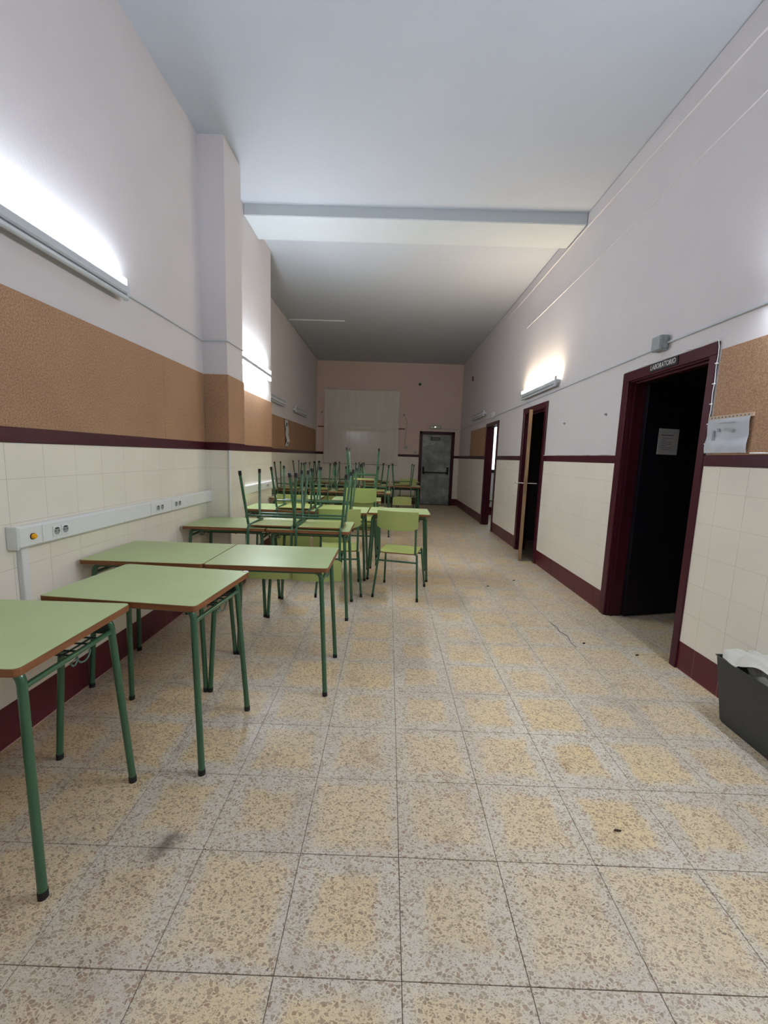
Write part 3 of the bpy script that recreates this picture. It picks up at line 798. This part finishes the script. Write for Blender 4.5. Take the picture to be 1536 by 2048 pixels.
# ------------------------------------------------------------------ desk
DW, DD, DH = 0.66, 0.50, 0.737
def make_desk(label, loc, rz=0):
    t = thing('school_desk', label, 'desk', loc, (0, 0, rz), 'green school desks')
    MB().prism(rrect(DW, DD, .018), DH-.024, DH-.0015).obj('tabletop', t, M['edge'])
    MB().prism(rrect(DW-.004, DD-.004, .017), DH-.0015, DH).obj('laminate', t, M['laminate'])
    zt = DH-.024-.0135
    for sy in (-1, 1):
        for sx in (-1, 1):
            top = Vector((sx*.285, sy*.19, zt)); foot = Vector((sx*.320, sy*.221, .012))
            leg = MB().tube(fillet([(0.10*sx, sy*.19, zt), top, foot], .045, 7), .0130, 12).obj('leg', t, M['green'])
            d = (foot-top).normalized(); 
            MB().tube([foot-d*.012, foot+Vector((0, 0, -.012))], .0142, 12).obj('foot_cap', leg, M['black'])
        MB().tube([(-.10, sy*.19, zt), (.10, sy*.19, zt)], .0130, 12).obj('cross_tube', t, M['green'])
    zr = .650
    for sx in (-1, 1):
        MB().tube([(sx*.290, -.194, zr), (sx*.290, .194, zr)], .0095, 10).obj('side_rail', t, M['green'])
        # double bag hook of bent wire
        H = []
        for k in range(13):
            a = PI*k/12; H.append((sx*.293, .04+.03*math.cos(a), zr-.012-.030*math.sin(a)))
        for k in range(1, 11):
            a = PI*k/10; H.append((sx*.293, -.005-.015*math.cos(a), zr-.012-.022*math.sin(a)))
        MB().tube(H, .0032, 6).obj('bag_hook', t, M['hookwire'])
    # book rack: rods front to back and the flat rear bar
    b = MB()
    for yk in (.012, .042, .098, .145): b.tube([(-.284, yk, zr-.008), (.284, yk, zr-.008)], .0032, 6)
    for x in (-.235, 0, .235): b.tube([(x, .008, zr-.014), (x, .180, zr-.014)], .0032, 6)
    b.obj('book_rack', t, M['darkwire'])
    MB().bbox(-.285, .285, .176, .181, zr-.006, zr+.036, .001).obj('rack_back_plate', t, M['darkwire'])
    return t
desk0 = make_desk('nearest green desk, cut by the picture edge, closest to the camera', (-1.305, 1.268, 0), math.radians(.6))
bpy.context.view_layer.update(); index_kids(desk0)
def desk(x, y, rz, label, z=0): return dup(desk0, (x, y, z), (0, 0, math.radians(rz)), label)
d2 = desk(-1.030, 1.790, -5.0, 'second nearest green desk, turned slightly, with a chipped pale corner')
ch = MB().prism([(.302, .226), (.330, .222), (.330, .232), (.3245, .2445), (.312, .250), (.300, .250)], DH-.0005, DH+.0016).obj('chipped_corner', d2, M['bag'])
R3 = 2.358
desk(-1.295, R3, 0, 'bare wall-side desk in the first full pair behind the turned desk')
desk(-.631, R3, 0, 'bare aisle-side desk of the first full pair, nothing on top')
R4 = 3.425
desk(-1.285, R4+.01, 0, 'wall-side desk beside the pillar, its right part under an upturned chair')
desk(-.618, R4-.005, 0, 'aisle-side desk carrying the nearest upturned chairs')
R5 = 4.50
desk(-1.215, R5+.04, -1, 'wall-side desk of the row of three, below an upturned chair')
desk(-.535, R5+.02, -1, 'middle desk of the row of three touching the bare aisle desk')
desk(.137, R5+.06, -1.5, 'bare aisle-end desk with the nearest upright chair tucked under it')
R6 = 5.70
desk(-1.24, R6, 0, 'wall-side desk behind the row of three, dark in shadow')
desk(-.42, R6, 1, 'desk behind the row of three, under the tallest stacked chair')
R7 = 6.95
for x, lab in ((-1.66, 'deep-row desk standing against the recessed left wall trunking'), (-.97, 'middle desk of the deep row crowded with upturned chairs'), (-.28, 'aisle desk of the deep row crowded with upturned chairs')):
    desk(x, R7, 0, lab)
R8 = 8.68
for x, lab in ((-1.64, 'second-to-last row desk nearest the recessed left wall'), (-.96, 'second-to-last row desk in the middle under the white board'), (-.28, 'second-to-last row desk left of the lone aisle desk'),
               (.345, 'lone aisle desk before the exit door with a chair upturned on it')):
    desk(x, R8, 0, lab)
R9 = 10.1
for x, lab in ((.42, 'rearmost desk behind the lone aisle desk near the exit door'), (-.3, 'rearmost desk near the foot of the white board'),):
    desk(x, R9, 0, lab)

# ------------------------------------------------------------------ chair
CS = 0.447                                    # top of the seat
def make_chair(label, loc, rz):
    t = thing('school_chair', label, 'chair', loc, (0, 0, rz), 'green school chairs')
    # seat: curved ply, laminate face on a wooden core
    def outline():
        return rrect(.37, .365, .05, 5)
    P = outline()
    def top(x, y):
        return CS - .006*max(0, 1-(x/.17)**2) - (.014*((y-.12)/.06)**2 if y > .12 else 0) - .010*(1-(y+.18)/.36)
    def shell(bm_mat, z_off, th, sc, nm, par):
        n_r = 5; V = []; Fc = []
        for k in range(n_r+1):
            s_ = k/n_r*sc
            for (x, y) in P:
                V.append((x*s_, y*s_, top(x*s_, y*s_)+z_off))
        m = len(P)
        Fc = [(k*m+i, k*m+(i+1) % m, (k+1)*m+(i+1) % m, (k+1)*m+i) for k in range(n_r) for i in range(m)]
        o = len(V); V2 = [(x, y, z-th) for x, y, z in V]
        Fc = [tuple(reversed(f)) for f in Fc] if False else Fc
        F2 = [tuple(o+i for i in reversed(f)) for f in Fc]
        rim = [n_r*m+i for i in range(m)]
        F3 = [(rim[i], o+rim[i], o+rim[(i+1) % m], rim[(i+1) % m]) for i in range(m)]
        b = MB(); b.mat(bm_mat); b.add(V+V2, Fc+F2, True); b.add([ (V+V2)[q] for q in rim]+[(V+V2)[o+q] for q in rim], [(i, m+i, m+(i+1) % m, (i+1) % m) for i in range(m)])
        return b.obj(nm, par)
    seat = shell(M['edge'], -.001, .009, 1.0, 'seat', t)
    seat.location = (0, .012, 0)
    up = shell(M['seatlam'], .0, .0011, .985, 'seat_laminate', seat)
    dn = shell(M['seatlam'], -.0098, .0011, .985, 'underside_laminate', seat)
    # backrest, bowed across
    def bf(u, v):
        x = (u-.5)*.385; e = abs(u-.5)*2
        z = .748+(v-.5)*.178 + .03*e**5*max(0, 1-v*2)
        return Vector((x, -.222-.026*(1-e*e)-.03*(z-.748)+.0, z))
    back = MB().grid(bf, 14, 6, Vector((0, .009, 0))).obj('backrest', t, M['seatlam'])
    G = M['green']; r = .0105
    for sx in (-1, 1):
        pts = fillet([(sx*.172, -.214, .822), (sx*.172, -.186, .432-.004), (sx*.168, .165, CS-.022)], .035, 6)
        MB().tube(pts, r, 10).obj('side_frame', t, G)
        for (ty, tz, fy) in ((-.150, .424, -.238), (.140, .424, .248)):
            top_ = Vector((sx*.182, ty, tz)); ft = Vector((sx*.214, fy, .012))
            leg = MB().tube([top_, ft], r, 10).obj('leg', t, G)
            d = (ft-top_).normalized()
            MB().tube([ft-d*.022, ft+Vector((0, 0, -.012))], r+.0018, 10).obj('foot_cap', leg, M['black'])
    for yy, tz in ((-.166, .350), (.158, .375)):
        k = (.424-tz)/.412; xw = .182+.032*k
        yl = (-.150-.088*k) if yy < 0 else (.140+.108*k)
        MB().tube([(-xw, yl, tz), (xw, yl, tz)], .0085, 10).obj('stretcher', t, G)
    return t
chair0 = make_chair('nearest upright lime chair facing the bare aisle-end desk', (.150, 3.965, 0), math.radians(-13))
bpy.context.view_layer.update(); index_kids(chair0)
def chair(x, y, rz, label, z=0): return dup(chair0, (x, y, z), (0, 0, math.radians(rz)), label)
def upturned(x, y, rz, label, z=DH, tilt=0):
    """seat face down on a desk, backrest hanging over the near edge"""
    return dup(chair0, (x, y, z+CS+.002), (PI+math.radians(tilt), 0, math.radians(rz+180)), label)
chair(-.46, 3.98, 7, 'upright chair half hidden behind the desk with the nearest upturned chairs')
c5 = chair(-.325, 5.16, 0, 'lower upright chair of the nested pair behind the middle desk')
c5b = dup(chair0, (-.325, 5.115, .112), (0, 0, 0), 'upper upright chair nested onto another behind the middle desk')
chair(-1.14, 5.20, -4, 'upright chair near the wall, backrest in shade behind the row of three')
chair(.44, 9.62, 4, 'rearmost upright chair, only its backrest showing past the lone desk')

upturned(-.915, R4-.055, 0, 'nearest upturned chair on the wall side, straddling two desks')
upturned(-.535, R4-.075, 1, 'nearest upturned chair on the aisle side, legs tallest in view')
upturned(-.985, R5-.03, -1, 'upturned chair on the wall-side desk of the row of three')
upturned(-.572, R5-.04, 0, 'upturned chair on the middle desk of the row of three')
upturned(-.352, R6+.0, 1, 'upturned chair serving as the base of the tallest pair')
upturned(-.352, R6+.045, 1, 'tallest upturned chair, stacked on another before the white board', DH+.245)
for x, lab in ((-1.63, 'deep-row upturned chair nearest the recessed left wall'), (-1.15, 'deep-row upturned chair second from the left wall'),
               (-.68, 'deep-row upturned chair just left of the tallest pair'), (-.21, 'deep-row upturned chair at the aisle end')):
    upturned(x, R7-.05+random.uniform(-.03, .03), random.uniform(-4, 4), lab)
for x, lab in ((-1.72, 'back-row upturned chair nearest the recessed left wall'), (-1.27, 'back-row upturned chair second from the left wall'),
               (-.86, 'back-row upturned chair below the middle of the white board'), (-.32, 'back-row upturned chair left of the lone aisle desk')):
    upturned(x, R8-.05+random.uniform(-.03, .03), random.uniform(-4, 4), lab)
upturned(.295, R8-.06, 1.5, 'upturned chair on the lone aisle desk with backrest hanging in front')

# something standing in the bright far room
chf = chair(2.42, 9.3, 60, 'chair glimpsed through the bright far doorway')

# ------------------------------------------------------------------ waste bin with liner
t = thing('waste_bin', 'charcoal rectangular waste bin against the right wall below the cork', 'bin', (1.871, 1.80, 0), (0, 0, math.radians(-1.5)))
def ring(w_, l_, r, z, n_=4): return [(x, y, z) for x, y in rrect(w_, l_, r, n_)]
bh = .345
out = [ring(.142, .50, .02, .0), ring(.150, .515, .022, .012), ring(.196, .595, .012, bh-.006), ring(.206, .607, .012, bh)]
inn = [ring(.196, .595, .010, bh), ring(.188, .585, .010, bh-.008), ring(.142, .50, .018, .012)]
R = out+inn; m = len(R[0]); V = [v for rr_ in R for v in rr_]
Fc = [(k*m+i, k*m+(i+1) % m, (k+1)*m+(i+1) % m, (k+1)*m+i) for k in range(len(R)-1) for i in range(m)]
b = MB(); b.add(V, Fc+[tuple(reversed(range(m)))]+[tuple((len(R)-1)*m+i for i in range(m))]); b.obj('bin_body', t, M['bin'])
lb = thing('bin_liner', 'crumpled white liner bag draped over the charcoal waste bin', 'bag', (1.871, 1.80, 0), (0, 0, math.radians(-1.5)))
random.seed(11)
def lf(u, v):
    # u across the bin (x), v along it (y, from far to near)
    x = -.075+.155*u; y = .262-.56*v
    z = bh+.030+.030*math.sin(u*3.1)*(1+.6*math.sin(v*9))+.007*math.sin(v*23+u*7)+.006*math.sin(u*19-v*11)
    e = 1-abs(u-.5)*2
    if u < .35: x -= .028*math.sin(v*7+.6)*(.35-u)/.35; z += .003-.03*(.35-u)*(1+math.sin(v*11+1))
    y += .03*math.sin(u*9)*(1-v)
    return Vector((x, y, z-.012*(1-v if v < .2 else 0)))
b = MB(); b.grid(lf, 26, 50, Vector((0, 0, -.0015))); b.obj('bag_film', lb, M['bag'])
def lf2(u, v):
    a = u*2*PI; rx, ry = .068, .225
    s_ = 1+.06*math.sin(a*7)+.04*math.sin(a*13+1)
    z = bh-.01-.12*v
    return Vector((rx*s_*math.cos(a)*(1-.25*v)+.01, ry*s_*math.sin(a)*(1-.2*v)-.035, z+.02*math.sin(a*5)*(1-v)))
b = MB(); b.grid(lf2, 48, 6, None); b.obj('bag_skirt', lb, M['bag'])

# ------------------------------------------------------------------ debris on the floor
def chip(x, y, L, w_, rz, lab, mat=M['splinter'], name='wood_splinter', cat='debris'):
    P = [(-L/2, -w_*.3), (-L*.2, -w_*.5), (L*.3, -w_*.35), (L/2, w_*.1), (L*.1, w_*.5), (-L*.35, w_*.4)]
    o = MB().prism(P, 0.0003, .005).obj(name, None, mat); o.location = (x, y, 0); o.rotation_euler = (0, 0, rz); tag(o, lab, cat)
chip(.885, 1.352, .028, .007, -.1, 'thin dark wood splinter lying on the near aisle floor')
chip(1.501, 2.931, .022, .015, .5, 'small dark crumb on the floor before the laboratory door', M['dark'], 'dirt_crumb')
chip(1.80, 2.77, .03, .013, .2, 'dark crumb on the floor at the laboratory door frame foot', M['dark'], 'dirt_crumb')
hp = [(1.395, 3.30, .0022), (1.415, 3.22, .0022), (1.40, 3.13, .0022), (1.43, 3.05, .0022), (1.405, 2.93, .0022), (1.41, 2.86, .0022)]
pipe('floor_thread', hp, .0022, M['print'], 'wavy grey thread on the floor before the laboratory door', 'thread', .04, 6)
for x, y, lab in ((1.10, 4.25, 'tiny dark leaf scrap on the aisle floor, nearer of two'), (1.45, 4.50, 'tiny dark leaf scrap on the aisle floor nearer the half-open door')):
    chip(x, y, .035, .015, .3, lab, M['dark'], 'leaf_scrap')
